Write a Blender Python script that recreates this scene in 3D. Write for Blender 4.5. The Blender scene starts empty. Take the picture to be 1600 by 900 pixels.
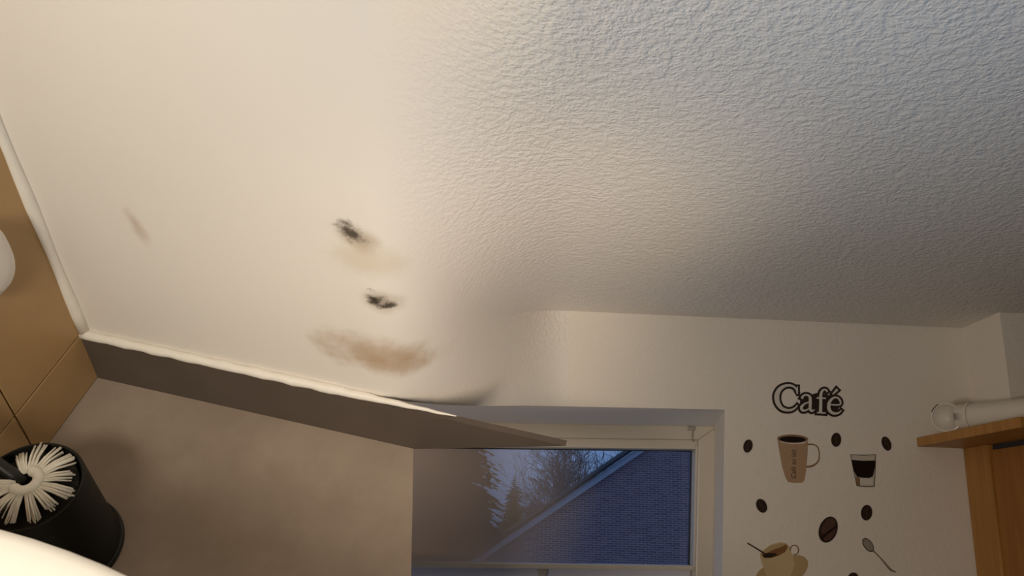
import bpy, bmesh, math, random
from mathutils import Vector, Matrix
from math import sin, cos, pi, radians, atan, sqrt

scene = bpy.context.scene
COL = scene.collection
random.seed(11)

# ------------------------------------------------------------------ camera
FPX = 1300.0
PITCH, ROLL = radians(16.0), radians(2.25)
HEAD = 0.49                                   # camera below the kitchen ceiling
CEIL = 2.5
CAM = Vector((0, 0, CEIL - HEAD))
_f = Vector((0, cos(PITCH), sin(PITCH)))
_u0 = Vector((0, -sin(PITCH), cos(PITCH)))
_x0 = Vector((1, 0, 0))
CX = cos(ROLL) * _x0 + sin(ROLL) * _u0
CU = -sin(ROLL) * _x0 + cos(ROLL) * _u0
cd = bpy.data.cameras.new('camera')
cd.sensor_width = 36.0
cd.lens = 36.0 * FPX / 1600.0
cd.clip_start = 0.02
cd.clip_end = 400
cam = bpy.data.objects.new('camera', cd)
COL.objects.link(cam)
M = Matrix((CX, CU, -_f)).transposed().to_4x4()
M.translation = CAM
cam.matrix_world = M
scene.camera = cam

# ------------------------------------------------------------------ world: dusk sky
vs = scene.view_settings
vs.view_transform = 'Standard'
vs.look = 'None'
vs.exposure = 0.0
vs.gamma = 1.0
vs.use_curve_mapping = False
w = bpy.data.worlds.new('dusk_sky')
scene.world = w
w.use_nodes = True
nt = w.node_tree
nt.nodes.clear()
out = nt.nodes.new('ShaderNodeOutputWorld')
bg = nt.nodes.new('ShaderNodeBackground')
tc = nt.nodes.new('ShaderNodeTexCoord')
nz = nt.nodes.new('ShaderNodeTexNoise')
nz.inputs['Scale'].default_value = 5.0
nz.inputs['Detail'].default_value = 4.0
cr = nt.nodes.new('ShaderNodeValToRGB')
cr.color_ramp.elements[0].position = 0.35
cr.color_ramp.elements[0].color = (0.070, 0.125, 0.23, 1)
cr.color_ramp.elements[1].position = 0.70
cr.color_ramp.elements[1].color = (0.17, 0.26, 0.46, 1)
nt.links.new(tc.outputs['Generated'], nz.inputs['Vector'])
nt.links.new(nz.outputs['Fac'], cr.inputs['Fac'])
nt.links.new(cr.outputs['Color'], bg.inputs['Color'])
bg.inputs['Strength'].default_value = 1.12
nt.links.new(bg.outputs['Background'], out.inputs['Surface'])


# ------------------------------------------------------------------ lights (bathroom lamp, plus an added warm spot and cool fill)
def lamp(name, kind, loc, energy, color, size=0.1, target=None, angle=None, blend=1.0):
    ld = bpy.data.lights.new(name, kind)
    ld.energy = energy
    ld.color = color
    if kind == 'AREA':
        ld.shape = 'DISK'
        ld.size = size
    else:
        ld.shadow_soft_size = size
    if kind == 'SPOT':
        ld.spot_size = angle
        ld.spot_blend = blend
    o = bpy.data.objects.new(name, ld)
    COL.objects.link(o)
    o.location = loc
    if target is not None:
        d = Vector(target) - Vector(loc)
        o.rotation_euler = d.to_track_quat('-Z', 'Y').to_euler()
    return o


lamp('bathroom_lamp', 'AREA', (-0.60, 0.06, 1.88), 9.8, (1.0, 0.91, 0.77), 0.30, target=(-0.35, 1.0, 2.40))
lamp('added_warm_spot', 'SPOT', (0.60, 0.30, 1.60), 44.0, (1.0, 0.81, 0.62), 0.14, target=(-0.02, 1.3, 2.3), angle=radians(46), blend=1.0)  # added warm spot to brighten the curved wall; no such lamp known
dl = lamp('added_cool_fill', 'AREA', (0.38, 0.20, 1.38), 1.05, (0.36, 0.62, 1.0), 0.35, target=(0.24, 0.68, 2.5))  # added cool light to tint the ceiling; no window stands there
dl.data.spread = radians(95)


# ------------------------------------------------------------------ projection helpers (survey of the photograph onto real planes)
def ray(px, py):
    return ((px - 800) * CX + (450 - py) * CU + FPX * _f).normalized()


def hit(px, py, P0, n):
    d = ray(px, py)
    return CAM + d * ((Vector(P0) - CAM).dot(n) / d.dot(n))


Z = Vector((0, 0, 1))
YAW = radians(1.0)
KX = Vector((cos(YAW), sin(YAW), 0))          # along the kitchen wall
KN = Vector((sin(YAW), -cos(YAW), 0))         # kitchen wall normal, into the room
K0 = hit(1100, 495, (0, 0, CEIL), Z)


def onK(px, py, off=0.0):
    return hit(px, py, K0 + KN * off, KN)


def onC(px, py):
    return hit(px, py, (0, 0, CEIL), Z)


# right-angled corner on the left: A = out of the grey floor, B = out of the tiled wall, C = out of the white wall
_r = ray(158, 583)


def _tang(x, y):
    v = x * CX + y * CU
    v = v - v.dot(_r) * _r
    return v.normalized()


_ua, _ub, _uc = _tang(-152, 363), _tang(482, -108), _tang(-83, -112)
_t12, _t13, _t23 = -1 / _ua.dot(_ub), -1 / _ua.dot(_uc), -1 / _ub.dot(_uc)
_ta = sqrt(_t12 * _t13 / _t23)
A, B, C = [sin(atan(t)) * q - cos(atan(t)) * _r for t, q in zip((_ta, _t12 / _ta, _t13 / _ta), (_ua, _ub, _uc))]
O = CAM + _r * 1.8


def L(b, a, c):
    return O + B * b + A * a + C * c


def onW(px, py, off=0.0):
    return hit(px, py, O + C * off, C)


def onF(px, py, off=0.0):
    return hit(px, py, O + A * off, A)


def onB(px, py, off=0.0):
    return hit(px, py, O + B * off, B)


# ------------------------------------------------------------------ mesh helpers
def mesh(name, verts, faces, mat, parent=None, smooth=False):
    me = bpy.data.meshes.new(name)
    me.from_pydata([tuple(v) for v in verts], [], faces)
    me.update()
    bm = bmesh.new()
    bm.from_mesh(me)
    bmesh.ops.recalc_face_normals(bm, faces=bm.faces)
    bm.to_mesh(me)
    bm.free()
    me.materials.append(mat)
    if smooth:
        for p in me.polygons:
            p.use_smooth = True
    o = bpy.data.objects.new(name, me)
    COL.objects.link(o)
    if parent is not None:
        o.parent = parent
        o.matrix_parent_inverse = parent.matrix_basis.inverted()
    return o


def bevel(o, wd, seg=2):
    m = o.modifiers.new('bevel', 'BEVEL')
    m.width = wd
    m.segments = seg
    m.limit_method = 'ANGLE'
    m.angle_limit = radians(40)
    return o


def prism(name, pts, vec, mat, parent=None, smooth=False):
    n = len(pts)
    vec = Vector(vec)
    v = [Vector(p) for p in pts] + [Vector(p) + vec for p in pts]
    f = [tuple(range(n)), tuple(range(n, 2 * n))]
    for i in range(n):
        j = (i + 1) % n
        f.append((i, j, n + j, n + i))
    return mesh(name, v, f, mat, parent, smooth)


def loft2(name, p, q, mat, parent=None):
    n = len(p)
    v = [Vector(x) for x in p] + [Vector(x) for x in q]
    f = [tuple(range(n)), tuple(range(n, 2 * n))]
    for i in range(n):
        j = (i + 1) % n
        f.append((i, j, n + j, n + i))
    return mesh(name, v, f, mat, parent)


def frame_of(d):
    d = d.normalized()
    h = Vector((0, 0, 1)) if abs(d.z) < 0.9 else Vector((1, 0, 0))
    x = d.cross(h).normalized()
    return x, d.cross(x).normalized()


def tube_data(pts, rad, n=8, base=0):
    v, f = [], []
    k = len(pts)
    for i, p in enumerate(pts):
        d = pts[min(i + 1, k - 1)] - pts[max(i - 1, 0)]
        x, y = frame_of(d)
        r = rad[i] if isinstance(rad, (list, tuple)) else rad
        for j in range(n):
            t = 2 * pi * j / n
            v.append(p + x * (r * cos(t)) + y * (r * sin(t)))
    for i in range(k - 1):
        for j in range(n):
            jj = (j + 1) % n
            f.append((base + i * n + j, base + i * n + jj, base + (i + 1) * n + jj, base + (i + 1) * n + j))
    f.append(tuple(base + j for j in range(n)))
    f.append(tuple(base + (k - 1) * n + j for j in range(n)))
    return v, f


def tube(name, pts, rad, mat, parent=None, n=8):
    v, f = tube_data([Vector(p) for p in pts], rad, n)
    return mesh(name, v, f, mat, parent, True)


def lathe(name, origin, ax, prof, mat, parent=None, n=40, close=True):
    ax = ax.normalized()
    x, y = frame_of(ax)
    v, f = [], []
    for (r, h) in prof:
        for j in range(n):
            t = 2 * pi * j / n
            v.append(origin + ax * h + x * (r * cos(t)) + y * (r * sin(t)))
    m = len(prof)
    for i in range(m - 1):
        for j in range(n):
            jj = (j + 1) % n
            f.append((i * n + j, i * n + jj, (i + 1) * n + jj, (i + 1) * n + j))
    if close:
        f.append(tuple(range(n)))
        f.append(tuple((m - 1) * n + j for j in range(n)))
    o = mesh(name, v, f, mat, parent, True)
    m_ = o.modifiers.new('edge', 'EDGE_SPLIT')
    m_.split_angle = radians(50)
    return o


def empty(name, loc):
    o = bpy.data.objects.new(name, None)
    o.empty_display_size = 0.05
    COL.objects.link(o)
    o.location = loc
    return o


def tag(o, label=None, cat=None, group=None, kind=None):
    if label:
        o['label'] = label
    if cat:
        o['category'] = cat
    if group:
        o['group'] = group
    if kind:
        o['kind'] = kind
    return o


def struct(o, label=None):
    return tag(o, label, None, None, 'structure')


# ------------------------------------------------------------------ materials
class NB:
    def __init__(s, name):
        s.m = bpy.data.materials.new(name)
        s.m.use_nodes = True
        s.t = s.m.node_tree
        s.b = s.t.nodes['Principled BSDF']

    def n(s, typ, **kw):
        nd = s.t.nodes.new(typ)
        for k, v in kw.items():
            setattr(nd, k, v)
        return nd

    def set(s, sock, val):
        if hasattr(val, 'is_linked') or isinstance(val, bpy.types.NodeSocket):
            s.t.links.new(val, sock)
        else:
            sock.default_value = val

    def math(s, op, a, b=0.0, c=None, clamp=False):
        nd = s.n('ShaderNodeMath', operation=op, use_clamp=clamp)
        s.set(nd.inputs[0], a)
        s.set(nd.inputs[1], b)
        if c is not None:
            s.set(nd.inputs[2], c)
        return nd.outputs[0]

    def mix(s, fac, a, b):
        nd = s.n('ShaderNodeMix', data_type='RGBA')
        s.set(nd.inputs[0], fac)
        s.set(nd.inputs[6], a)
        s.set(nd.inputs[7], b)
        return nd.outputs[2]

    def pos(s):
        return s.n('ShaderNodeNewGeometry').outputs['Position']

    def noise(s, scale, detail=3.0, vec=None, rough=0.5):
        nd = s.n('ShaderNodeTexNoise')
        nd.inputs['Scale'].default_value = scale
        nd.inputs['Detail'].default_value = detail
        nd.inputs['Roughness'].default_value = rough
        s.t.links.new(vec if vec is not None else s.pos(), nd.inputs['Vector'])
        return nd.outputs['Fac']

    def ramp(s, x, lo, hi, smooth=True):
        nd = s.n('ShaderNodeMapRange')
        nd.interpolation_type = 'SMOOTHSTEP' if smooth else 'LINEAR'
        s.set(nd.inputs['Value'], x)
        nd.inputs['From Min'].default_value = lo
        nd.inputs['From Max'].default_value = hi
        return nd.outputs['Result']

    def dotp(s, vec_axis, origin):
        d = s.n('ShaderNodeVectorMath', operation='SUBTRACT')
        s.t.links.new(s.pos(), d.inputs[0])
        d.inputs[1].default_value = tuple(origin)
        e = s.n('ShaderNodeVectorMath', operation='DOT_PRODUCT')
        s.t.links.new(d.outputs[0], e.inputs[0])
        e.inputs[1].default_value = tuple(vec_axis)
        return e.outputs['Value']

    def bump(s, h, strength, dist):
        nd = s.n('ShaderNodeBump')
        s.set(nd.inputs['Height'], h)
        s.set(nd.inputs['Strength'], strength)
        nd.inputs['Distance'].default_value = dist
        s.t.links.new(nd.outputs['Normal'], s.b.inputs['Normal'])


def simple(name, col, rough=0.6, var=0.08, scale=30.0, bump=0.0, bscale=200.0, spec=0.4, metallic=0.0):
    q = NB(name)
    nz_ = q.noise(scale)
    a = tuple(max(0, c * (1 - var)) for c in col) + (1,)
    b = tuple(min(1, c * (1 + var)) for c in col) + (1,)
    q.set(q.b.inputs['Base Color'], q.mix(nz_, a, b))
    q.b.inputs['Roughness'].default_value = rough
    q.b.inputs['Specular IOR Level'].default_value = spec
    q.b.inputs['Metallic'].default_value = metallic
    if bump > 0:
        q.bump(q.noise(bscale, 2.0), bump, 0.002)
    return q.m


def plaster(name, col, lumps, xr=None, stains=False):
    q = NB(name)
    n1 = q.noise(2.5, 3.0)
    base = q.mix(n1, tuple(c * 0.97 for c in col) + (1,), tuple(min(1, c * 1.03) for c in col) + (1,))
    if stains:
        rag = q.noise(55.0, 5.0, rough=0.65)
        soft = q.noise(14.0, 4.0, rough=0.6)
        for (px, py, rx, ry, ang, colr, stg, hard) in STAINS:
            P = onW(px, py)
            s1 = (onW(px + 5 * cos(ang), py + 5 * sin(ang)) - onW(px - 5 * cos(ang), py - 5 * sin(ang)))
            k = s1.length / 10
            ux = s1.normalized()
            uy = C.cross(ux).normalized()
            dx = q.math('DIVIDE', q.dotp(ux, P), rx * k)
            dy = q.math('DIVIDE', q.dotp(uy, P), ry * k)
            r2 = q.math('SQRT', q.math('ADD', q.math('MULTIPLY', dx, dx), q.math('MULTIPLY', dy, dy)))
            jit = q.math('MULTIPLY', q.math('SUBTRACT', rag if hard else soft, 0.5), 2.2 if hard else 1.4)
            e = q.math('ADD', r2, jit)
            fac = q.math('MULTIPLY', q.math('SUBTRACT', 1.0, q.ramp(e, 0.15 if hard else 0.1, 1.0)), stg)
            base = q.mix(fac, base, colr + (1,))
    q.set(q.b.inputs['Base Color'], base)
    q.b.inputs['Roughness'].default_value = 0.65
    q.b.inputs['Specular IOR Level'].default_value = 0.3
    h = q.math('ADD', q.math('MULTIPLY', q.noise(115.0, 2.0, rough=0.45), 1.0), q.math('MULTIPLY', q.noise(240.0, 2.0), 0.45))
    h = q.ramp(h, 0.5, 0.95)
    if xr:
        st = q.math('ADD', q.math('MULTIPLY', q.ramp(q.dotp((1, 0, 0), (0, 0, 0)), xr[0], xr[1]), q.math('ADD', q.math('MULTIPLY', q.ramp(q.dotp((0, 0, 1), (0, 0, 0)), 2.34, 2.49), lumps - 0.1), 0.1)), 0.02)
    else:
        st = lumps
    q.bump(h, st, 0.004)
    return q.m


BLACK_MOULD = (0.045, 0.034, 0.024)
BROWN = (0.42, 0.28, 0.15)
STAINS = [
    (553, 368, 52, 38, 0.5, (0.38, 0.28, 0.18), 0.65, False),
    (551, 365, 32, 24, 0.6, BLACK_MOULD, 0.9, True),
    (594, 474, 48, 30, 0.4, (0.38, 0.28, 0.18), 0.55, False),
    (587, 470, 22, 16, 0.9, BLACK_MOULD, 0.97, True),
    (605, 482, 17, 10, 0.3, BLACK_MOULD, 0.9, True),
    (572, 552, 112, 54, 0.3, BROWN, 0.72, False),
    (615, 582, 95, 36, 0.3, BROWN, 0.65, False),
    (213, 352, 42, 17, 1.05, (0.44, 0.29, 0.21), 0.55, False),
    (565, 405, 90, 50, 0.3, (0.60, 0.48, 0.30), 0.4, False),
]
WHITE = (0.80, 0.755, 0.69)
m_wall_left = plaster('white_wall_paint_with_mould', WHITE, 0.37, xr=(-0.24, 0.04), stains=True)
m_ceiling = plaster('textured_ceiling_paint', WHITE, 0.39)
m_wall_kitchen = plaster('kitchen_wall_paint', (0.80, 0.73, 0.645), 0.12)
m_room = simple('plain_room_paint', (0.42, 0.35, 0.28), 0.8, 0.03, 2.0)
m_seal = simple('white_sealant', (0.86, 0.82, 0.74), 0.45, 0.05, 60.0, 0.2, 80.0)


def vinyl():
    q = NB('grey_mottled_vinyl')
    a = q.noise(5.0, 5.0, rough=0.6)
    b = q.noise(22.0, 4.0, rough=0.6)
    t = q.ramp(q.math('ADD', q.math('MULTIPLY', a, 0.7), q.math('MULTIPLY', b, 0.3)), 0.3, 0.7)
    q.set(q.b.inputs['Base Color'], q.mix(t, (0.32, 0.255, 0.20, 1), (0.40, 0.325, 0.26, 1)))
    q.b.inputs['Roughness'].default_value = 0.55
    q.b.inputs['Specular IOR Level'].default_value = 0.25
    q.bump(b, 0.08, 0.002)
    return q.m


m_vinyl = vinyl()
m_skirt = simple('dark_grey_skirting', (0.100, 0.078, 0.062), 0.5, 0.15, 12.0)
m_tile = simple('beige_wall_tile', (0.48, 0.31, 0.145), 0.4, 0.10, 9.0, spec=0.3)
m_grout = simple('tile_grout', (0.33, 0.215, 0.105), 0.8)
m_ceramic = simple('white_ceramic', (0.84, 0.80, 0.73), 0.18, 0.01, 4.0, spec=0.5)
m_black = simple('black_plastic', (0.012, 0.012, 0.010), 0.42, 0.2, 20.0, spec=0.35)
m_bristle = simple('white_bristles', (0.80, 0.76, 0.66), 0.6, 0.08, 90.0)


def wood(name, c1, c2):
    q = NB(name)
    mp = q.n('ShaderNodeMapping')
    mp.inputs['Scale'].default_value = (14, 14, 1.2)
    q.t.links.new(q.pos(), mp.inputs['Vector'])
    n1 = q.noise(3.0, 5.0, mp.outputs[0], 0.6)
    q.set(q.b.inputs['Base Color'], q.mix(q.ramp(n1, 0.3, 0.7), c1 + (1,), c2 + (1,)))
    q.b.inputs['Roughness'].default_value = 0.45
    q.b.inputs['Specular IOR Level'].default_value = 0.3
    return q.m


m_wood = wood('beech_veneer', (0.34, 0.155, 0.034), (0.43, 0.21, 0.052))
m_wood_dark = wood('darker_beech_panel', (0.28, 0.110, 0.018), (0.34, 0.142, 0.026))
m_frame = simple('cream_window_frame', (0.66, 0.58, 0.47), 0.35, 0.03, 8.0, spec=0.5)
m_gasket_shade = simple('dark_gasket_and_shade', (0.03, 0.028, 0.03), 0.6)  # rubber gaskets, also the painted shade strip on the cabinet
m_metal = simple('brushed_bracket_metal', (0.55, 0.50, 0.42), 0.35, 0.05, 50.0, metallic=0.6)
m_sill = simple('pale_lilac_blind', (0.86, 0.80, 0.82), 0.6, 0.04, 10.0)


def glass_mat():
    q = NB('painted_haze_glass')  # haze painted into the glass, dense at left, fading right; not fogging
    o = q.t.nodes['Material Output']
    tr = q.n('ShaderNodeBsdfTransparent')
    tr.inputs['Color'].default_value = (0.86, 0.90, 0.95, 1)
    gl = q.n('ShaderNodeBsdfGlossy')
    gl.inputs['Roughness'].default_value = 0.02
    m1 = q.n('ShaderNodeMixShader')
    m1.inputs[0].default_value = 0.02
    q.t.links.new(tr.outputs[0], m1.inputs[1])
    q.t.links.new(gl.outputs[0], m1.inputs[2])
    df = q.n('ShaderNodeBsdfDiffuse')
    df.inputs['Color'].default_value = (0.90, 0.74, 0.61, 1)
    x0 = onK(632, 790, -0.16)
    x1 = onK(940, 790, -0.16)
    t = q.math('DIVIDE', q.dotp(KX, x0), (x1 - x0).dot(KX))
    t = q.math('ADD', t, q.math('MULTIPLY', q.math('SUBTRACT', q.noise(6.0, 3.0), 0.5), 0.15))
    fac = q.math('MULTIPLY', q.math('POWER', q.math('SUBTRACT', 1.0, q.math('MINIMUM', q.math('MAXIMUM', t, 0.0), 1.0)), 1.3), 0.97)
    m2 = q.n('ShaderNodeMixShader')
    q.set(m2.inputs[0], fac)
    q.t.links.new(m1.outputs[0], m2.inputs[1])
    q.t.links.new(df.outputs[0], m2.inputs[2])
    q.t.links.new(m2.outputs[0], o.inputs['Surface'])
    return q.m


m_glass = glass_mat()


def brick_mat():
    q = NB('dusk_brick')
    br = q.n('ShaderNodeTexBrick')
    br.inputs['Color1'].default_value = (0.26, 0.15, 0.165, 1)
    br.inputs['Color2'].default_value = (0.38, 0.22, 0.22, 1)
    br.inputs['Mortar'].default_value = (0.56, 0.45, 0.46, 1)
    br.inputs['Scale'].default_value = 1.0
    br.inputs['Brick Width'].default_value = 0.18
    br.inputs['Row Height'].default_value = 0.05
    br.inputs['Mortar Size'].default_value = 0.007
    cb = q.n('ShaderNodeCombineXYZ')
    q.set(cb.inputs[0], q.dotp(KX, K0))
    q.set(cb.inputs[1], q.dotp(Z, K0))
    q.t.links.new(cb.outputs[0], br.inputs['Vector'])
    q.t.links.new(br.outputs['Color'], q.b.inputs['Base Color'])
    q.b.inputs['Roughness'].default_value = 0.9
    q.bump(br.outputs['Fac'], 0.3, 0.01)
    return q.m


m_brick = brick_mat()
m_barge = simple('painted_barge_board', (0.62, 0.60, 0.66), 0.7, 0.15, 3.0)
m_rooftile = simple('dark_roof_tile', (0.05, 0.045, 0.05), 0.8, 0.2, 4.0)
m_needles = simple('dark_conifer_needles', (0.035, 0.045, 0.030), 0.9, 0.3, 3.0)
m_bark = simple('dark_bark', (0.07, 0.055, 0.05), 0.9, 0.2, 6.0)
m_twig = simple('bare_twigs', (0.12, 0.115, 0.15), 0.9, 0.2, 4.0)
m_bush = simple('pinkish_winter_shrub', (0.42, 0.30, 0.36), 0.9, 0.25, 5.0)
m_ground = simple('winter_ground', (0.12, 0.12, 0.10), 0.95, 0.3, 0.6)

# ------------------------------------------------------------------ left corner: grey floor, white wall, tiled wall
SK = 0.116                                   # skirting height


def pix(P):
    d = Vector(P) - CAM
    return 800 + FPX * d.dot(CX) / d.dot(_f), 450 - FPX * d.dot(CU) / d.dot(_f)


# white wall, flat on the left and curving over into the kitchen ceiling and wall on the right
XL, XR = 572.0, 890.0


def kitchen_edge(py):
    c = onC(XR, py)
    k = onK(XR, py)
    return c if (c - CAM).length < (k - CAM).length else k


crease = 480.0
for yy in range(400, 560):
    if (onC(XR, yy) - CAM).length > (onK(XR, yy) - CAM).length:
        crease = yy
        break
wb = L((onW(XL, 625) - O).dot(B), SK, 0)
bot_w = pix(wb)[1]
BOT_K = 634.5
rows_l, rows_r = [], []
N1, N2 = 14, 30
for i in range(N1 + 1):
    t = i / N1
    rows_r.append(BOT_K + (crease - BOT_K) * t)
    rows_l.append(bot_w + (crease - bot_w) * t)
for i in range(1, N2 + 1):
    t = i / N2
    y = crease + (-140 - crease) * t
    rows_r.append(y)
    rows_l.append(y)
verts, faces = [], []
NF, NL = 24, 28
for yl, yr in zip(rows_l, rows_r):
    pl = onW(XL, yl)
    s = (pl - O).dot(B)
    a_ = (pl - O).dot(A)
    pr = kitchen_edge(yr)
    tl = B * ((pr - pl).length * 0.78)
    tr = KX * ((pr - pl).length * 0.7)
    for j in range(NF):
        verts.append(L(s * j / NF, a_, 0))
    for j in range(NL + 1):
        t = j / NL
        h00 = 2 * t ** 3 - 3 * t ** 2 + 1
        h10 = t ** 3 - 2 * t ** 2 + t
        h01 = -2 * t ** 3 + 3 * t ** 2
        h11 = t ** 3 - t ** 2
        verts.append(pl * h00 + tl * h10 + pr * h01 + tr * h11)
NC = NF + NL + 1
for i in range(len(rows_l) - 1):
    for j in range(NC - 1):
        faces.append((i * NC + j, i * NC + j + 1, (i + 1) * NC + j + 1, (i + 1) * NC + j))
nb = len(verts)
for j in range(NC):                          # lower edge has thickness
    verts.append(verts[j] + Vector((0, 0.10, 0.02)))
for j in range(NC - 1):
    faces.append((j, j + 1, nb + j + 1, nb + j))
wl = mesh('wall_left', verts, faces, m_wall_left, None, True)
mm = wl.modifiers.new('edge', 'EDGE_SPLIT')
mm.split_angle = radians(40)
struct(wl, 'white wall with black mould spots and a brown damp stain')

# grey floor of the corner
XE = 640
p_tr = onF(XE, 690)
s_tr = (p_tr - O).dot(B)
p_br = onF(XE, 1010)
fl = prism('floor', [L(-0.3, 0, -0.03), L(s_tr, 0, -0.03), p_br, L(-0.3, 0, (p_br - O).dot(C))], A * -0.03, m_vinyl)
struct(fl, 'grey mottled vinyl floor below the dark skirting')
# return face from the floor edge back to the kitchen wall
bk = [p_tr - A * 0.001, p_br - A * 0.001]
back = []
for p in bk:
    q = Vector(p)
    d = (p - CAM).normalized() + KX * -0.12
    t = (K0 - q).dot(KN) / d.dot(KN)
    back.append(q + d * t)
pw = mesh('wall_return', [bk[0], bk[1], back[1], back[0]], [(0, 1, 2, 3)], m_vinyl)
struct(pw, 'grey side face where the floor stops beside the window')

# skirting, with a long mitred end running out over the window head
tip = onW(884, 697, 0.012)
SKT = 0.012
p_m = L((onW(648, 690, SKT) - O).dot(B), 0, SKT)
sk_front = [L(0, 0, SKT), p_m, tip, L(0, SK, SKT)]
bb = prism('baseboard_left', sk_front, C * -SKT, m_skirt)
struct(bb, 'dark grey skirting board between white wall and grey floor')

# white sealant beads
n_s = 40
pts = []
for i in range(n_s + 1):
    t = i / n_s
    pts.append(L(-0.002 + t * (s_tr + 0.09), SK + 0.003 + 0.001 * sin(i * 2.1), 0.006))
rr_ = [(0.0090 + 0.0008 * sin(i * 1.7)) * min(1, 0.15 + (n_s - i) / 14) for i in range(n_s)] + [0.001]
tr1 = tube('trim_1', pts, rr_, m_seal, None, 10)
struct(tr1, 'bright sealant bead along the top of the skirting')
pts = [L(0.004, SK + 0.004 + i * 0.05, 0.003) for i in range(20)]
tr2 = tube('trim_2', pts, [0.010 + 0.0015 * sin(i * 1.3) for i in range(20)], m_seal, None, 10)
struct(tr2, 'bright sealant bead in the corner of the tiled wall')

# tiled wall
tw = prism('wall_tiled', [L(-0.012, -0.02, -0.02), L(-0.012, 1.3, -0.02), L(-0.012, 1.3, 0.9), L(-0.012, -0.02, 0.9)], B * -0.03, m_grout)
struct(tw, 'beige tiled wall left of the white wall')


def tile(c0, c1, a0, a1):
    g = 0.0016
    o = prism('tile', [L(-0.012, a0 + g, c0 + g), L(-0.012, a1 - g, c0 + g), L(-0.012, a1 - g, c1 - g), L(-0.012, a0 + g, c1 - g)], B * 0.012, m_tile, tw)
    bevel(o, 0.0012, 2)


T0 = 0.121
cj = 0.1985
tile(0.0, cj, 0.0, T0)
tile(cj, cj + 0.40, 0.0, T0)
tile(0.0, cj, T0, T0 + 0.62)
tile(cj, cj + 0.40, T0, T0 + 0.62)
tile(0.0, cj, T0 + 0.62, T0 + 1.1)
tile(cj, cj + 0.40, T0 + 0.62, T0 + 1.1)

# ------------------------------------------------------------------ kitchen: ceiling, wall, pilaster, remaining room
yk = K0.y
cpts = [kitchen_edge(y) for y in (crease - 0.01, 400, 300, 200, 100, 0, -140)]
kx_r = K0 + KX * 1.7
cz = [cpts[0].copy()] + [Vector((p.x, p.y, CEIL)) for p in cpts[1:]]
cz[0].z = CEIL
cpoly = cz + [Vector((-2.2, cz[-1].y, CEIL)), Vector((-2.2, -2.0, CEIL)), Vector((2.4, -2.0, CEIL)), Vector((2.4, kx_r.y, CEIL))]
ce = prism('ceiling', cpoly, (0, 0, 0.04), m_ceiling)
struct(ce, 'rough plastered white ceiling')

# kitchen wall with window opening
h_tl, h_tr = onK(540, 628), onK(1132.5, 640)
h_bl, h_br = onK(540, 985), onK(1127, 985)
kl, kr = K0 + KX * -2.8, K0 + KX * 1.7


def kw(p, z):
    return Vector((p.x, p.y, z))


v = [kw(kl, 0), kw(kr, 0), kw(kr, 3.0), kw(kl, 3.0), h_bl, h_br, h_tr, h_tl]
wk = mesh('wall_back', v, [(0, 1, 5, 4), (1, 2, 6, 5), (2, 3, 7, 6), (3, 0, 4, 7)], m_wall_kitchen)
struct(wk, 'beige kitchen wall with coffee stickers')

# recessed window
RD = -0.15
f_tl, f_tr = onK(540, 657, RD), onK(1116, 667, RD)
f_bl, f_br = onK(540, 985, RD), onK(1112, 985, RD)
m_reveal = m_wall_kitchen
rv = mesh('trim_3', [h_tl, h_tr, f_tr, f_tl, h_br, f_br], [(0, 1, 2, 3), (1, 4, 5, 2)], m_reveal)
struct(rv, 'plastered window reveal catching blue dusk light')

win = struct(empty('window_1', onK(860, 985, RD)), 'cream framed kitchen window with dusk view')


def bar(name, pix4, off, th, mat, bev=0.002, par=None):
    p = [onK(x, y, off) for x, y in pix4]
    o = prism(name, p, KN * th, mat, par or win)
    if bev:
        bevel(o, bev, 2)
    return o


# outer frame
bar('frame_head', [(540, 655), (1118, 666), (1084, 690), (540, 683)], RD - 0.05, 0.05, m_frame, 0.003)
bar('frame_jamb', [(1118, 666), (1113, 990), (1077, 990), (1084, 690)], RD - 0.05, 0.05, m_frame, 0.003)
# sash around the pane
bar('sash_head', [(540, 683), (1084, 690), (1080, 704.5), (540, 697.5)], RD - 0.055, 0.045, m_frame, 0.002)
bar('sash_stile', [(1084, 690), (1077, 990), (1074.5, 990), (1080, 704.5)], RD - 0.055, 0.045, m_frame, 0.001)
bar('glazing_bead', [(540, 875.5), (1076.5, 882.5), (1076.5, 889.5), (540, 884)], RD - 0.055, 0.05, m_frame, 0.002)
bar('gasket', [(540, 697.2), (1080.5, 704.2), (1080.5, 706), (540, 699)], RD - 0.057, 0.01, m_gasket_shade, 0)
bar('gasket', [(1080.5, 704), (1076, 883), (1074.5, 883), (1078.5, 705)], RD - 0.057, 0.01, m_gasket_shade, 0)
bar('glass', [(540, 690), (1082, 698), (1078, 886), (540, 880)], RD - 0.065, 0.004, m_glass, 0)
bar('blind', [(540, 884), (1076, 889), (1074, 990), (540, 990)], RD - 0.055, 0.02, m_sill, 0.001)
bar('stay', [(838, 886), (856, 886), (853, 900), (842, 900)], RD - 0.03, 0.008, m_metal, 0.001)
hb = bar('hinge', [(1073, 666.5), (1085, 666.7), (1085, 673), (1073, 672.5)], RD, 0.006, m_metal, 0.001)
bar('hinge_pin', [(1080.5, 673), (1082.5, 673), (1082.5, 690), (1080.5, 690)], RD, 0.004, m_metal, 0, hb)

# pilaster in the right corner
pc = onC(1500, 514)
u0 = (pc - K0).dot(KX)
pd = 0.15
q0 = kw(K0 + KX * u0, 0)
pil = prism('wall_right', [q0, q0 + KN * pd, q0 + KN * pd + KX * 1.2, q0 + KX * 1.2], (0, 0, CEIL), m_wall_kitchen)
struct(pil, 'plastered wall projection in the right corner')

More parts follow.
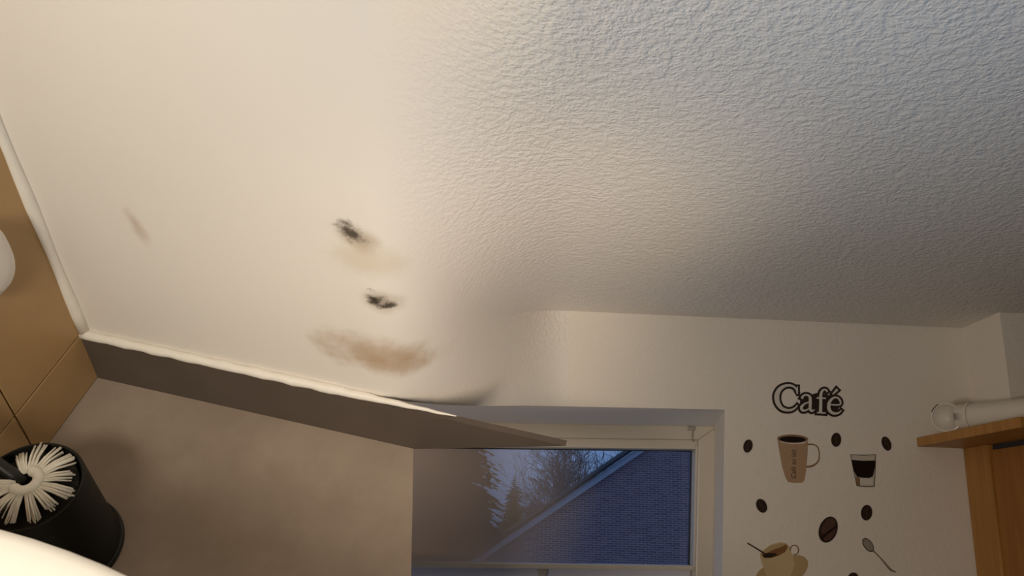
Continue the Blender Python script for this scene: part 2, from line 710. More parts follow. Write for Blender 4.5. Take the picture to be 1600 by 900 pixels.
# remaining room shell behind the viewer
rs = [Vector((-2.2, -2.0, 0)), Vector((2.4, -2.0, 0)), Vector((2.4, 2.0, 0)), Vector((-2.2, 2.0, 0))]
struct(mesh('floor_kitchen', rs, [(0, 1, 2, 3)], m_room), 'kitchen floor out of view')
struct(mesh('wall_rear', [rs[0], rs[1], rs[1] + Z * 3, rs[0] + Z * 3], [(0, 1, 2, 3)], m_room), 'rear wall out of view')
struct(mesh('wall_side', [rs[1], rs[2], rs[2] + Z * 3, rs[1] + Z * 3], [(0, 1, 2, 3)], m_room), 'side wall out of view')
struct(mesh('wall_far_left', [rs[0], rs[3], rs[3] + Z * 3, rs[0] + Z * 3], [(0, 1, 2, 3)], m_room), 'far left wall out of view')
struct(mesh('ceiling_upper', [p + Z * 3 for p in rs], [(0, 1, 2, 3)], m_room), 'upper slab above the ceiling')

# ------------------------------------------------------------------ toilet brush and holder
base = onF(103, 855)
hr = base
hold = tag(empty('toilet_brush_holder', base), 'round black toilet brush holder standing on the grey floor', 'brush holder')
R0, R1, HH = 0.086, 0.077, 0.185
lathe('cup', base, A, [(R0 - 0.002, 0.0), (R0, 0.003), (R0, 0.016), (R0 - 0.004, 0.02), (R1, HH - 0.003), (R1 - 0.002, HH), (R1 - 0.005, HH), (R1 - 0.007, HH - 0.005), (R1 - 0.010, 0.03), (0.01, 0.028)], m_black, hold, 56)
lathe('base_rim', base, A, [(R0 + 0.003, 0.0), (R0 + 0.004, 0.004), (R0 + 0.003, 0.010), (R0, 0.011)], m_black, hold, 56)

# the brush lying in the mouth of the holder, head up
top = base + A * (HH + 0.002)
bx, by = frame_of(A)
view = (CAM - top).normalized()
hc = top + A * 0.004
brush = tag(empty('toilet_brush', hc), 'white bristle toilet brush head sitting in the black holder', 'toilet brush')
hd = (onF(-6, 742, HH) - onF(50, 770, HH)).normalized()      # side with the gap and the handle
ang0 = math.atan2(hd.dot(by), hd.dot(bx))
# curved hub
npt = 22
pts = []
for i in range(npt + 1):
    t = ang0 + radians(55) + radians(250) * i / npt
    pts.append(hc + (bx * cos(t) + by * sin(t)) * 0.017 + A * 0.006)
tube('hub', pts, [0.004] + [0.0082] * (npt - 1) + [0.004], m_bristle, brush, 10)
ntuft = 12
for i in range(ntuft):
    t = ang0 + radians(38) + radians(284) * i / (ntuft - 1) + random.uniform(-0.04, 0.04)
    d = bx * cos(t) + by * sin(t)
    side = A.cross(d).normalized()
    ln = R1 * random.uniform(0.84, 0.98)
    if i in (0, ntuft - 1):
        ln *= 0.85
    nb_ = 9
    v, f = [], []
    for k in range(nb_):
        kk = (k - (nb_ - 1) / 2) / ((nb_ - 1) / 2)
        lift = random.uniform(-0.003, 0.004)
        p0 = hc + d * 0.014 + side * kk * 0.0035 + A * 0.005
        p1 = hc + d * (ln * 0.6) + side * kk * 0.0055 + A * (0.006 + lift)
        p2 = hc + d * (ln - abs(kk) * 0.004 - random.uniform(0, 0.004)) + side * kk * 0.0078 + A * (0.001 + lift * 1.5)
        vv, ff = tube_data([p0, p1, p2], [0.0017, 0.0019, 0.0014], 4, len(v))
        v += vv
        f += ff
    mesh('bristle_tuft', v, f, m_bristle, brush, True)
# handle disappears into the dark side of the cup
p0 = hc + hd * 0.006 - A * 0.004
tube('handle', [p0, hc + hd * 0.030 + A * 0.004, hc + hd * 0.060 + A * 0.020, hc + hd * 0.10 + A * 0.055, hc + hd * 0.15 + A * 0.12], [0.010, 0.011, 0.010, 0.010, 0.011], m_black, brush, 12)
lathe('splash_guard', hc - A * 0.022, A, [(0.002, 0), (R1 - 0.012, 0.0), (R1 - 0.012, 0.003), (0.002, 0.004)], m_black, brush, 40)

# ------------------------------------------------------------------ toilet at the lower left
HT = 0.52
e0, e1, em = onF(0, 823, HT), onF(208, 900, HT), onF(104, 853, HT)
ed = (e1 - e0).normalized()
en = A.cross(ed).normalized()
if en.dot(em - (e0 + e1) / 2) > 0:
    en = -en                                  # en points into the bowl
SA, SB = 0.40, 0.185
tc_ = em + en * SB + ed * 0.0
tl_ = tag(empty('toilet', tc_ - A * HT), 'white ceramic toilet rim in the lower left corner', 'toilet')


def ring(sa, sb, h, n=64):
    o_ = []
    for j in range(n):
        t = 2 * pi * j / n
        o_.append(tc_ + ed * (sa * cos(t)) + en * (sb * sin(t)) + A * h)
    return o_


def rings(name, spec, mat, parent):
    n = 64
    v, f = [], []
    for sa, sb, h in spec:
        v += ring(sa, sb, h, n)
    for i in range(len(spec) - 1):
        for j in range(n):
            jj = (j + 1) % n
            f.append((i * n + j, i * n + jj, (i + 1) * n + jj, (i + 1) * n + j))
    return mesh(name, v, f, mat, parent, True)


rings('seat', [(SA - 0.012, SB - 0.012, -0.026), (SA - 0.002, SB - 0.002, -0.020), (SA, SB, -0.010), (SA - 0.004, SB - 0.004, -0.002), (SA - 0.014, SB - 0.014, 0.0), (SA - 0.07, SB - 0.06, 0.001), (SA - 0.085, SB - 0.075, -0.004), (SA - 0.088, SB - 0.078, -0.02)], m_ceramic, tl_)
rings('bowl', [(SA - 0.10, SB - 0.09, -0.03), (SA - 0.02, SB - 0.02, -0.027), (SA - 0.025, SB - 0.025, -0.06), (SA - 0.06, SB - 0.05, -0.16), (SA - 0.12, SB - 0.09, -0.28), (SA - 0.14, SB - 0.10, -0.36), (SA - 0.12, SB - 0.08, -HT)], m_ceramic, tl_)

# white rounded fixture on the tiled wall
fc = onB(-24, 408, 0.016)
fx = tag(empty('rounded_fixture', onB(-24, 408)), 'white rounded fixture on the beige tiled wall at the left edge', 'wall fixture')
fa = A.normalized()
v, f = [], []
NU, NV = 28, 18
for i in range(NV + 1):
    ph = -pi / 2 + pi * i / NV
    for j in range(NU):
        t = 2 * pi * j / NU
        cp = abs(cos(ph)) ** 0.7
        x = cp * math.copysign(abs(cos(t)) ** 0.8, cos(t))
        y = cp * math.copysign(abs(sin(t)) ** 0.8, sin(t))
        z = math.copysign(abs(sin(ph)) ** 0.7, sin(ph))
        v.append(fc + A * (0.062 * x) + C * (0.045 * y) + B * (0.020 * z))
for i in range(NV):
    for j in range(NU):
        jj = (j + 1) % NU
        f.append((i * NU + j, i * NU + jj, (i + 1) * NU + jj, (i + 1) * NU + j))
mesh('shell', v, f, m_ceramic, fx, True)
lathe('mounting_plate', fc - B * 0.016, B, [(0.034, 0.0), (0.034, 0.006), (0.03, 0.009)], m_ceramic, fx, 32)

# ------------------------------------------------------------------ wooden cabinet on the right
DEP = 0.36


def kpt(u, n_, z):
    q = K0 + KX * u + KN * n_
    return Vector((q.x, q.y, z))


bt = onK(1431, 684)
b2 = onK(1432, 698)
ub = (bt - K0).dot(KX)
zt, zb = bt.z, b2.z
us = (onK(1504, 703) - K0).dot(KX)
cab = tag(empty('tall_cabinet', kpt(us, 0.0, 0)), 'tall light brown wooden cabinet with an overhanging top board', 'cabinet')
nose = hit(1573, 650, (0, 0, zt), Z)
DEP = (nose - K0).dot(KN)
tb = prism('top_board', [kpt(ub, 0.002, zb), kpt(ub, DEP, zb), kpt(ub + 0.8, DEP, zb), kpt(ub + 0.8, pd + 0.003, zb), kpt(u0 - 0.003, pd + 0.003, zb), kpt(u0 - 0.003, 0.002, zb)], (0, 0, zt - zb), m_wood, cab)
bevel(tb, 0.0015, 2)
nst = (hit(1546, 720, kpt(us, 0, 0), KX) - K0).dot(KN)
st = prism('side_stile', [kpt(us, 0.002, 0), kpt(us, nst, 0), kpt(us + 0.02, nst, 0), kpt(us + 0.02, 0.002, 0)], (0, 0, zb), m_wood, cab)
bevel(st, 0.001, 2)
zp = hit(1575, 690, kpt(us, 0, 0), KX).z
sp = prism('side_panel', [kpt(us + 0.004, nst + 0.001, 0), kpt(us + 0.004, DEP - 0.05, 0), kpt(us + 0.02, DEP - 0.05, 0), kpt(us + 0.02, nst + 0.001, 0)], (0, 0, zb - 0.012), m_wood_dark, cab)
prism('shade_strip', [kpt(us + 0.010, nst + 0.001, zb - 0.012), kpt(us + 0.010, DEP - 0.05, zb - 0.012), kpt(us + 0.02, DEP - 0.05, zb - 0.012), kpt(us + 0.02, nst + 0.001, zb - 0.012)], (0, 0, 0.0115), m_gasket_shade, cab)  # dark strip stands in for the shade under the top board
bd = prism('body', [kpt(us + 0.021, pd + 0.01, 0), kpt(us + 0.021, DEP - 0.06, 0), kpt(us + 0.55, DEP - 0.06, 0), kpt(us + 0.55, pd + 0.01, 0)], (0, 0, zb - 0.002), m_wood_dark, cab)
dr = prism('door', [kpt(us + 0.003, DEP - 0.05, 0.1), kpt(us + 0.003, DEP - 0.03, 0.1), kpt(us + 0.55, DEP - 0.03, 0.1), kpt(us + 0.55, DEP - 0.05, 0.1)], (0, 0, zb - 0.12), m_wood, cab)

# white tube lying on the cabinet
rt = 0.0315
cen = hit(1479, 653, (0, 0, zt + rt), Z)
end = hit(1700, 632, (0, 0, zt + rt), Z)
cen.z = end.z = zt + rt + 0.001
ax = (end - cen).normalized()
tb_ = tag(empty('white_tube', Vector((cen.x, cen.y, zt))), 'white tube with a round end lying on top of the wooden cabinet', 'tube')
m_tube = simple('white_plastic_tube', (0.66, 0.60, 0.52), 0.4, 0.03, 10.0)
look = (CAM - cen)
look.z = 0
look.normalize()
fd = (look * 0.93 - KX * 0.37).normalized()            # the round end is turned towards the room
ec = cen
path = [ec, ec - fd * 0.012, ec - fd * 0.020 + ax * 0.006, ec - fd * 0.026 + ax * 0.020]
path += [ec - fd * 0.028 + ax * (0.020 + 0.03 * i) for i in range(1, 12)]
tube('barrel', path, [rt - 0.003] * len(path), m_tube, tb_, 32)
lathe('end_cap', ec, fd, [(rt + 0.000, -0.010), (rt + 0.001, -0.002), (rt, 0.001), (rt - 0.003, 0.0015), (rt - 0.004, -0.001), (0.003, -0.001)], m_tube, tb_, 40)
lathe('collar', ec - fd * 0.028 + ax * 0.046, ax, [(rt - 0.004, 0), (rt, 0.001), (rt, 0.006), (rt - 0.004, 0.007)], m_tube, tb_, 40)
sd = fd.cross(Z).normalized()
pts = [ec + fd * 0.0015 + Z * (rt * sin(radians(a_))) + sd * (-rt * cos(radians(a_))) for a_ in range(25, 70, 5)]
pts2 = [ec + fd * 0.0015 + Z * (rt * sin(radians(a_))) + sd * (rt * cos(radians(a_))) for a_ in range(25, 70, 5)]
left = pts if pix(pts[0])[0] < pix(pts2[0])[0] else pts2
tube('dark_slit', left, 0.0010, m_gasket_shade, tb_, 6)

# ------------------------------------------------------------------ wall stickers
m_s_dark = simple('sticker_dark_brown', (0.028, 0.013, 0.008), 0.5, 0.3, 120.0)
m_s_bean = simple('sticker_bean_brown', (0.085, 0.040, 0.026), 0.5, 0.3, 160.0)
m_s_edge = simple('sticker_pale_edge', (0.74, 0.68, 0.60), 0.5)
m_s_letter = simple('sticker_pale_lettering', (0.66, 0.61, 0.54), 0.5)
m_s_tan = simple('sticker_tan_mug', (0.42, 0.27, 0.16), 0.5, 0.1, 30.0)
m_s_tan_d = simple('sticker_dark_tan', (0.26, 0.15, 0.08), 0.5, 0.1, 30.0)  # darker tan print for rims, handles and glass base
m_s_cream = simple('sticker_cream_cup', (0.58, 0.44, 0.24), 0.5, 0.1, 20.0)
m_s_sauc = simple('sticker_saucer', (0.47, 0.33, 0.165), 0.5, 0.1, 20.0)
m_s_coffee = simple('sticker_coffee', (0.012, 0.006, 0.004), 0.35, 0.2, 50.0)
m_s_foam = simple('sticker_foam_brown', (0.24, 0.11, 0.04), 0.5, 0.35, 90.0)
m_s_grey = simple('sticker_spoon_grey', (0.30, 0.26, 0.21), 0.4, 0.25, 70.0)
m_s_glass = simple('sticker_glass_grey', (0.56, 0.50, 0.42), 0.4, 0.1, 60.0)
LAY = 0.0005


def flat(name, pts, layer, mat, parent):
    p = [onK(x, y, 0.0) for x, y in pts]
    p = [q + KN * (layer * LAY) for q in p]
    return prism(name, p, KN * LAY, mat, parent)


def ell(cx, cy, rx, ry, rot=0.0, n=28):
    c_, s_ = cos(rot), sin(rot)
    return [(cx + rx * cos(2 * pi * i / n) * c_ - ry * sin(2 * pi * i / n) * s_, cy + rx * cos(2 * pi * i / n) * s_ + ry * sin(2 * pi * i / n) * c_) for i in range(n)]


def stroke(pts, wid):
    """outline polygon of a stroked polyline with a width per point"""
    l, r_ = [], []
    k = len(pts)
    for i in range(k):
        ax_, ay_ = pts[max(i - 1, 0)]
        bx_, by_ = pts[min(i + 1, k - 1)]
        dx, dy = bx_ - ax_, by_ - ay_
        n_ = math.hypot(dx, dy) or 1
        w_ = (wid[i] if isinstance(wid, (list, tuple)) else wid) / 2
        l.append((pts[i][0] - dy / n_ * w_, pts[i][1] + dx / n_ * w_))
        r_.append((pts[i][0] + dy / n_ * w_, pts[i][1] - dx / n_ * w_))
    return l, r_


def ribbon(name, strokes, layer, mat, parent, grow=0.0):
    """several strokes as one flat print; strokes = [(points, widths)]; round ends; runs of quads"""
    v, f = [], []
    for si, (pts, wid) in enumerate(strokes):
        wid = wid if isinstance(wid, (list, tuple)) else [wid] * len(pts)
        P, W_ = [], []
        for i in range(len(pts) - 1):           # Catmull-Rom refinement
            p0, p1, p2, p3 = pts[max(i - 1, 0)], pts[i], pts[i + 1], pts[min(i + 2, len(pts) - 1)]
            for s_ in range(6):
                t = s_ / 6
                q = []
                for d in (0, 1):
                    q.append(0.5 * (2 * p1[d] + (p2[d] - p0[d]) * t + (2 * p0[d] - 5 * p1[d] + 4 * p2[d] - p3[d]) * t * t + (3 * p1[d] - p0[d] - 3 * p2[d] + p3[d]) * t ** 3))
                P.append(tuple(q))
                W_.append(wid[i] * (1 - t) + wid[i + 1] * t + grow)
        P.append(pts[-1])
        W_.append(wid[-1] + grow)
        if grow:                                # extend the ends
            d0 = (P[0][0] - P[1][0], P[0][1] - P[1][1])
            n0 = math.hypot(*d0) or 1
            P.insert(0, (P[0][0] + d0[0] / n0 * grow / 2, P[0][1] + d0[1] / n0 * grow / 2))
            W_.insert(0, W_[0])
            d0 = (P[-1][0] - P[-2][0], P[-1][1] - P[-2][1])
            n0 = math.hypot(*d0) or 1
            P.append((P[-1][0] + d0[0] / n0 * grow / 2, P[-1][1] + d0[1] / n0 * grow / 2))
            W_.append(W_[-1])
        l, r_ = stroke(P, W_)
        zof = layer * LAY + si * 0.00004
        b0 = len(v)
        for (x, y) in l + r_:
            v.append(onK(x, y) + KN * (zof + LAY))
        n_ = len(l)
        for i in range(n_ - 1):
            f.append((b0 + i, b0 + i + 1, b0 + n_ + i + 1, b0 + n_ + i))
    me = bpy.data.meshes.new(name)
    me.from_pydata([tuple(p) for p in v], [], f)
    me.materials.append(mat)
    o = bpy.data.objects.new(name, me)
    COL.objects.link(o)
    o.parent = parent
    o.matrix_parent_inverse = parent.matrix_basis.inverted()
    return o


def sticker(name, px, py, label, cat, group=None):
    return tag(empty(name, onK(px, py)), label, cat, group)


# lettering "Café"
def z5(pts):
    return [(1190 + x / 5.0, 590 + y / 5.0) for x, y in pts]


caf = sticker('cafe_lettering', 1262, 650, 'outlined word Café in dark brown on the kitchen wall', 'wall sticker')
C_ = (z5([(276, 112), (262, 82), (225, 62), (180, 66), (140, 92), (118, 140), (124, 195), (155, 240), (205, 256), (250, 245), (280, 215)]), [2.5, 3, 3.5, 4.5, 6.5, 8.0, 7.5, 5.5, 4.0, 3.0, 1.5])
Cs = (z5([(278, 70), (276, 128)]), [1.6, 2.6])
a1 = (z5([(312, 165), (325, 142), (352, 136), (375, 152), (378, 190), (378, 245), (392, 262), (412, 250)]), [4.5, 3.0, 2.6, 4.2, 4.8, 4.6, 3.2, 1.4])
a2 = (z5([(374, 190), (335, 205), (310, 232), (318, 256), (345, 256), (374, 236)]), [1.6, 2.6, 4.8, 4.0, 2.6, 1.6])
f1 = (z5([(512, 112), (496, 94), (472, 104), (460, 140), (460, 200), (458, 272)]), [3.2, 2.6, 3.6, 4.8, 4.8, 4.8])
f2 = (z5([(428, 160), (500, 162)]), 2.4)
f3 = (z5([(430, 274), (498, 278)]), 2.2)
e1_ = (z5([(528, 212), (608, 212), (610, 180), (585, 156), (550, 165), (524, 205), (528, 255), (560, 280), (600, 276), (622, 255)]), [2.2, 2.2, 3.2, 2.6, 3.4, 5.4, 5.4, 4.0, 2.6, 1.4])
e2_ = (z5([(552, 132), (590, 92)]), [2.0, 4.6])
strokes = [C_, Cs, a1, a2, f1, f2, f3, e1_, e2_]
ribbon('outline', strokes, 0, m_s_dark, caf, grow=6.8)
flat('outline_ground', z5([(300, 180), (330, 150), (430, 120), (600, 150), (600, 260), (440, 275), (300, 250)]), 0, m_s_dark, caf)
ribbon('letter_fill', strokes, 2, m_s_letter, caf)
flat('counter', z5([(172, 120), (235, 92), (262, 130), (280, 175), (258, 210), (205, 225), (170, 195), (160, 155)]), 1, m_wall_kitchen, caf)

# tall mug
mug = sticker('mug_sticker', 1240, 754, 'tan tall coffee mug sticker with vertical lettering on the kitchen wall', 'wall sticker')
flat('body', z5([(122, 476), (135, 560), (160, 700), (185, 780), (205, 815), (260, 824), (320, 820), (335, 800), (348, 720), (358, 600), (362, 492), (330, 515), (240, 520), (150, 505)]), 0, m_s_tan, mug)
flat('rim', ell(1238.3, 685.6, 24.2, 6.6, 0.03), 1, m_s_tan_d, mug)
flat('coffee', ell(1238.0, 686.6, 20.5, 4.6, 0.03), 2, m_s_coffee, mug)
ribbon('handle', [(z5([(355, 524), (400, 522), (438, 545), (450, 600), (440, 655), (400, 688), (350, 698)]), [2.6, 2.2, 2.0, 1.8, 2.4, 3.2, 3.4])], 0, m_s_tan_d, mug)
# printed words running up the mug
cu = bpy.data.curves.new('mug_words', 'FONT')
cu.body = 'Café au lait'
cu.size = 1.0
cu.shear = 0.25
to = bpy.data.objects.new('mug_words', cu)
COL.objects.link(to)
dg = bpy.context.evaluated_depsgraph_get()
tm = bpy.data.meshes.new_from_object(to.evaluated_get(dg))
xs = [p.co.x for p in tm.vertices]
x0_, x1_ = min(xs), max(xs)
k_ = 45.0 / (x1_ - x0_)
for p in tm.vertices:
    x, y = (p.co.x - x0_) * k_, p.co.y * k_
    qx, qy = 1243.5 - y * 1.15, 747.0 - x
    q = onK(qx, qy) + KN * (LAY * 1.3)
    p.co = q
tm.materials.append(m_s_dark)
bpy.data.objects.remove(to)
two = bpy.data.objects.new('printed_words', tm)
COL.objects.link(two)
two.parent = mug
two.matrix_parent_inverse = mug.matrix_basis.inverted()

# espresso glass
eg = sticker('espresso_glass_sticker', 1350, 760, 'espresso glass sticker half filled with black coffee', 'wall sticker')
flat('glass', z5([(692, 602), (888, 602), (886, 690), (878, 850), (800, 852), (740, 842), (715, 720)]), 0, m_s_glass, eg)
flat('coffee', z5([(702, 642), (786, 650), (886, 648), (886, 690), (868, 770), (840, 785), (780, 782), (745, 775), (722, 735)]), 1, m_s_coffee, eg)
flat('base_dark', z5([(735, 775), (766, 785), (768, 842), (742, 840)]), 1, m_s_tan_d, eg)  # dark printed wedge at the foot of the glass
flat('base_light', z5([(770, 788), (870, 790), (866, 836), (772, 836)]), 1, m_s_letter, eg)
ribbon('outline', [(z5([(692, 602), (790, 606), (888, 602)]), 0.9), (z5([(692, 602), (715, 720), (742, 845)]), 0.9), (z5([(888, 602), (884, 720), (878, 850)]), 0.9), (z5([(742, 843), (810, 852), (878, 850)]), 1.2)], 2, m_s_dark, eg)


# coffee beans
def bean(px, py, rx, ry, rot, label, big=False):
    b = sticker('coffee_bean_sticker', px, py, label, 'wall sticker', 'coffee bean stickers on the kitchen wall')
    flat('border', ell(px, py, rx + 1.3, ry + 1.3, rot), 0, m_s_edge, b)
    flat('bean', ell(px, py, rx, ry, rot), 1, m_s_dark, b)
    c_, s_ = cos(rot), sin(rot)

    def loc(x, y):
        return (px + x * rx * c_ - y * ry * s_, py + x * rx * s_ + y * ry * c_)
    if big:
        flat('lobe', [loc(*q) for q in ((-0.75, -0.2), (-0.5, -0.7), (0.0, -0.93), (0.45, -0.8), (0.55, -0.4), (0.2, 0.0), (-0.2, 0.4), (-0.5, 0.5), (-0.75, 0.25))], 2, m_s_bean, b)
        flat('lobe', [loc(*q) for q in ((0.75, -0.3), (0.85, 0.1), (0.6, 0.6), (0.1, 0.88), (-0.15, 0.75), (0.1, 0.35), (0.45, 0.0))], 2, m_s_bean, b)
        ribbon('crease', [([loc(0.62, -0.35), loc(0.15, 0.1), loc(-0.2, 0.5), loc(-0.25, 0.8)], [2, 2.4, 2.0, 1.0])], 3, m_s_coffee, b)
    else:
        ribbon('crease', [([loc(0.05, -0.8), loc(-0.12, -0.2), loc(0.12, 0.3), loc(0.0, 0.8)], [0.8, 1.2, 1.2, 0.8])], 2, m_s_bean, b)
    return b


bean(1168.5, 697, 7.2, 10.4, 0.22, 'small coffee bean sticker nearest the window, left of the tan mug')
bean(1306.3, 687.2, 7.8, 11, 0.05, 'small coffee bean sticker between the tan mug and the espresso glass')
bean(1384.8, 693.2, 7.0, 11.6, -0.38, 'small tilted coffee bean sticker nearest the cabinet top board')
bean(1189.8, 790.3, 8.0, 11.4, -0.45, 'small tilted coffee bean sticker above the cream cup')
bean(1353.8, 801, 8.8, 12.2, 0.10, 'small coffee bean sticker above the silver spoon')
bean(1293.8, 827.5, 14.2, 21.0, 0.33, 'large coffee bean sticker in the middle of the wall', True)
bean(1333, 904, 8.5, 9.6, 0.1, 'small coffee bean sticker cut off by the lower picture edge')


# cup and saucer
def z6(pts):
    return [(1150 + x / 6.154, 760 + y / 6.154) for x, y in pts]


cup = sticker('cup_and_saucer_sticker', 1215, 905, 'cream cup on a saucer sticker with a stirring stick', 'wall sticker')
flat('saucer', z6([(190, 862), (215, 815), (265, 775), (400, 720), (560, 665), (610, 660), (660, 680), (692, 720), (692, 770), (665, 830), (600, 900), (500, 970), (390, 1000), (280, 975), (200, 910)]), 0, m_s_sauc, cup)
flat('cup', z6([(228, 650), (240, 715), (270, 800), (300, 870), (350, 930), (440, 935), (510, 880), (550, 800), (562, 740), (550, 690), (530, 640), (512, 580), (480, 545), (420, 535), (330, 560), (260, 610)]), 1, m_s_cream, cup)
flat('cup_interior', z6([(240, 655), (275, 612), (335, 572), (420, 550), (478, 556), (496, 585), (470, 630), (410, 665), (330, 688), (265, 688)]), 2, m_s_foam, cup)
flat('coffee', z6([(255, 660), (300, 640), (370, 640), (400, 658), (340, 684), (270, 684)]), 3, m_s_dark, cup)
flat('inner_wall', z6([(242, 648), (278, 608), (335, 570), (420, 549), (476, 555), (440, 580), (380, 600), (310, 630), (265, 650)]), 3, m_s_sauc, cup)
hp = [(558 + 40 * cos(t), 612 + 46 * sin(t)) for t in [radians(a_) for a_ in range(-190, 111, 30)]]
ribbon('handle', [(z6(hp), 1.6)], 2, m_s_tan_d, cup)
ribbon('stirring_stick', [(z6([(103, 543), (210, 608), (318, 675)]), [1.6, 2.0, 2.6])], 5, m_s_dark, cup)

# spoon
spn = sticker('spoon_sticker', 1374, 865, 'silver grey teaspoon sticker slanting across the kitchen wall', 'wall sticker')
flat('bowl_edge', ell(1150 + 1270 / 6.154, 760 + 563 / 6.154, 7.0, 12.4, -0.62), 0, m_s_dark, spn)
flat('bowl', ell(1150 + 1270 / 6.154, 760 + 562 / 6.154, 5.8, 11.0, -0.62), 1, m_s_grey, spn)
hpts = z6([(1315, 615), (1350, 648), (1400, 700), (1445, 755), (1490, 803), (1537, 823)])
ribbon('handle_edge', [(hpts, [2.4, 1.8, 2.0, 3.0, 3.6, 1.4])], 0, m_s_dark, spn)
ribbon('handle', [(hpts, [1.2, 0.8, 1.0, 2.0, 2.4, 0.6])], 2, m_s_grey, spn)

# ------------------------------------------------------------------ outside
GD = -18.0
house = tag(empty('neighbour_house', onK(1200, 900, GD)), 'brick gable of the neighbouring house outside the window', 'house')
ge = [(760, 872), (1300, 505)]


def gpt(px, py, off=0.0):
    return onK(px, py, GD + off)


prism('gable_wall', [gpt(735, 888), gpt(1300, 508), gpt(1700, 780), gpt(1700, 1250), gpt(735, 1250)], KN * -0.3, m_brick, house)
prism('barge_board', [gpt(735, 877, 0.15), gpt(1300, 497, 0.15), gpt(1300, 507.5, 0.15), gpt(735, 888, 0.15)], KN * -0.3, m_barge, house)
prism('verge_tiles', [gpt(735, 871, 0.25), gpt(1300, 491, 0.25), gpt(1300, 495.5, 0.25), gpt(735, 875.5, 0.25)], KN * -4.5, m_rooftile, house)

gz = -4.0
go = mesh('ground', [Vector((-150, 6, gz)), Vector((150, 6, gz)), Vector((150, 200, gz)), Vector((-150, 200, gz))], [(0, 1, 2, 3)], m_ground)
struct(go, 'dim ground outside the window')


def conifer(px, ytop, ybot, halfw, depth, label, seed):
    rnd = random.Random(seed)
    tp = onK(px, ytop, -depth)
    bt_ = onK(px, ybot, -depth)
    k = (onK(px + 10, ybot, -depth) - bt_).length / 10
    R = halfw * k
    H = tp.z - bt_.z
    base_ = Vector((bt_.x, bt_.y, gz))
    t = tag(empty('conifer', base_), label, 'tree', 'trees outside the window')
    tube('trunk', [base_, Vector((bt_.x, bt_.y, tp.z - 0.03 * H))], [R * 0.07, R * 0.01], m_bark, t, 8)
    v, f = [], []
    nlev = 70
    zb_ = bt_.z - 0.6 * H
    HT_ = tp.z - zb_
    for i in range(nlev):
        u = i / (nlev - 1)
        z = zb_ + HT_ * u
        rad = R * (1 - u) ** 0.75 * 1.15 + R * 0.03
        for j in range(int(16 + 16 * (1 - u))):
            an = rnd.uniform(0, 2 * pi)
            ln = rad * rnd.uniform(0.6, 1.12)
            d = Vector((cos(an), sin(an), 0))
            s = Vector((-sin(an), cos(an), 0))
            p0 = Vector((bt_.x, bt_.y, z))
            droop = -0.28 * ln
            nseg = 5
            for q in range(nseg):                # pendulous sprays along the bough
                t0 = q / nseg
                c0 = p0 + d * (ln * t0) + Z * (droop * t0 * t0)
                c1 = p0 + d * (ln * (t0 + 1.15 / nseg)) + Z * (droop * (t0 + 1.15 / nseg) ** 2)
                wd = ln * 0.17 * (1.2 - t0) * rnd.uniform(0.7, 1.3)
                dr_ = Z * (-wd * rnd.uniform(0.6, 1.5))
                b0 = len(v)
                v.extend([c0, c0 + s * wd + dr_ * 0.5, c1, c0 - s * wd + dr_ * 0.5, (c0 + c1) / 2 + dr_])
                f.extend([(b0, b0 + 1, b0 + 2), (b0, b0 + 2, b0 + 3), (b0, b0 + 4, b0 + 2)])
    mesh('foliage', v, f, m_needles, t)


conifer(708, 560, 872, 118, 27.5, 'large dark conifer behind the painted-haze side of the window', 3)
conifer(800, 738, 870, 44, 23.2, 'small pointed conifer right of the large dark conifer', 5)


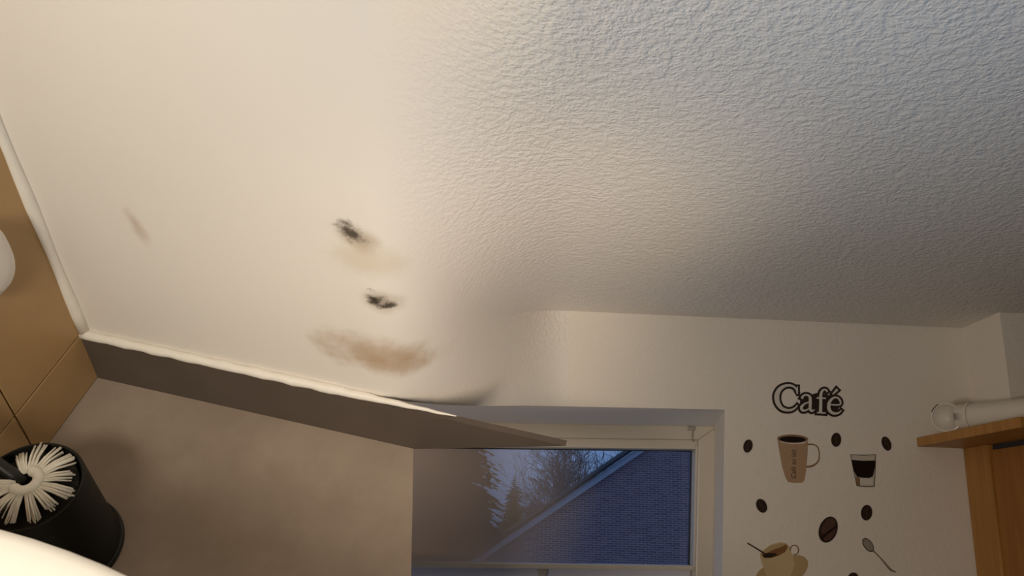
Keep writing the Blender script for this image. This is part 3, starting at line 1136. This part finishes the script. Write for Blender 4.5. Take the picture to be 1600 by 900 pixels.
def bare_tree(px, ytop, ybot, depth, label, seed, spread=0.55, fine=5):
    rnd = random.Random(seed)
    tp = onK(px, ytop, -depth)
    bt_ = onK(px, ybot, -depth)
    base_ = Vector((bt_.x, bt_.y, gz))
    H = tp.z - gz
    t = tag(empty('bare_tree', base_), label, 'tree', 'trees outside the window')
    v, f = [], []
    tv, tf = [], []

    def grow(p, d, ln, r, lev):
        pts = [p]
        dd = d.copy()
        for _ in range(3):
            dd = (dd + Vector((rnd.uniform(-1, 1), rnd.uniform(-1, 1), rnd.uniform(-0.3, 0.7))) * 0.13).normalized()
            pts.append(pts[-1] + dd * (ln / 3))
        tgt_v, tgt_f = (tv, tf) if lev == 0 else (v, f)
        a_, b_ = tube_data(pts, [max(q_, depth * 0.00022) for q_ in (r, r * 0.88, r * 0.76, r * 0.62)], 5 if lev < 2 else 3, len(tgt_v))
        tgt_v.extend(a_)
        tgt_f.extend(b_)
        if lev >= fine:
            return
        for q in range(4 if lev < 4 else 3):
            i = 3 if q == 0 else rnd.choice((1, 2, 3))
            x, y = frame_of(dd)
            an = rnd.uniform(0, 2 * pi)
            nd = (dd + (x * cos(an) + y * sin(an)) * rnd.uniform(0.35, 0.9) * (spread / 0.55)).normalized()
            grow(pts[i], nd, ln * rnd.uniform(0.58, 0.82), r * 0.55, lev + 1)

    grow(base_, Vector((0, 0, 1)), H * 0.34, H * 0.0095, 0)
    mesh('trunk', tv, tf, m_bark, t)
    tag(mesh('twigs', v, f, m_twig, t), kind='stuff')


bare_tree(892, 640, 820, 56.0, 'leftmost of the three tall bare trees behind the brick gable', 21, 0.6, 6)
bare_tree(935, 625, 810, 43.0, 'middle one of the three tall bare trees behind the brick gable', 33, 0.55, 6)
bare_tree(975, 610, 800, 31.0, 'rightmost of the three tall bare trees, nearest the roof slope', 8, 0.62, 6)
bare_tree(845, 728, 820, 74.0, 'low bare tree beside the small pointed conifer', 14, 0.6, 6)


def shrub(px, py, rw, rh, depth, label, seed):
    rnd = random.Random(seed)
    c0 = onK(px, py, -depth)
    k = (onK(px + 10, py, -depth) - c0).length / 10
    s = tag(empty('winter_shrub', Vector((c0.x, c0.y, gz))), label, 'shrub', 'pale shrubs outside the window')
    v, f = [], []
    for i in range(5000):
        th = rnd.uniform(0, 2 * pi)
        zz = rnd.uniform(-1.3, 1)
        rr = sqrt(max(0, 1 - min(1, abs(zz)) ** 2)) if zz > 0 else 1.0
        q = rnd.uniform(0.7, 1.0)
        p = c0 + Vector((cos(th) * rr * rw * k * q, sin(th) * rr * rw * k * 0.6 * q, zz * rh * k * q))
        a_ = rnd.uniform(1.2, 3.0) * k
        e = [Vector((rnd.uniform(-1, 1), rnd.uniform(-1, 1), rnd.uniform(-1, 1))) * a_ for _ in range(3)]
        b0 = len(v)
        v.extend([p + e[0], p + e[1], p + e[2]])
        f.append((b0, b0 + 1, b0 + 2))
    mesh('foliage', v, f, m_bush, s)
    x = Vector((c0.x, c0.y, gz))
    tube('stem', [x, Vector((c0.x, c0.y, c0.z))], [0.06, 0.03], m_bark, s, 6)


shrub(842, 806, 22, 20, 27.0, 'pale pinkish shrub between the small conifer and the roof edge', 2)
shrub(884, 795, 24, 12, 24.0, 'pale pinkish shrub touching the roof edge below the bare trees', 4)
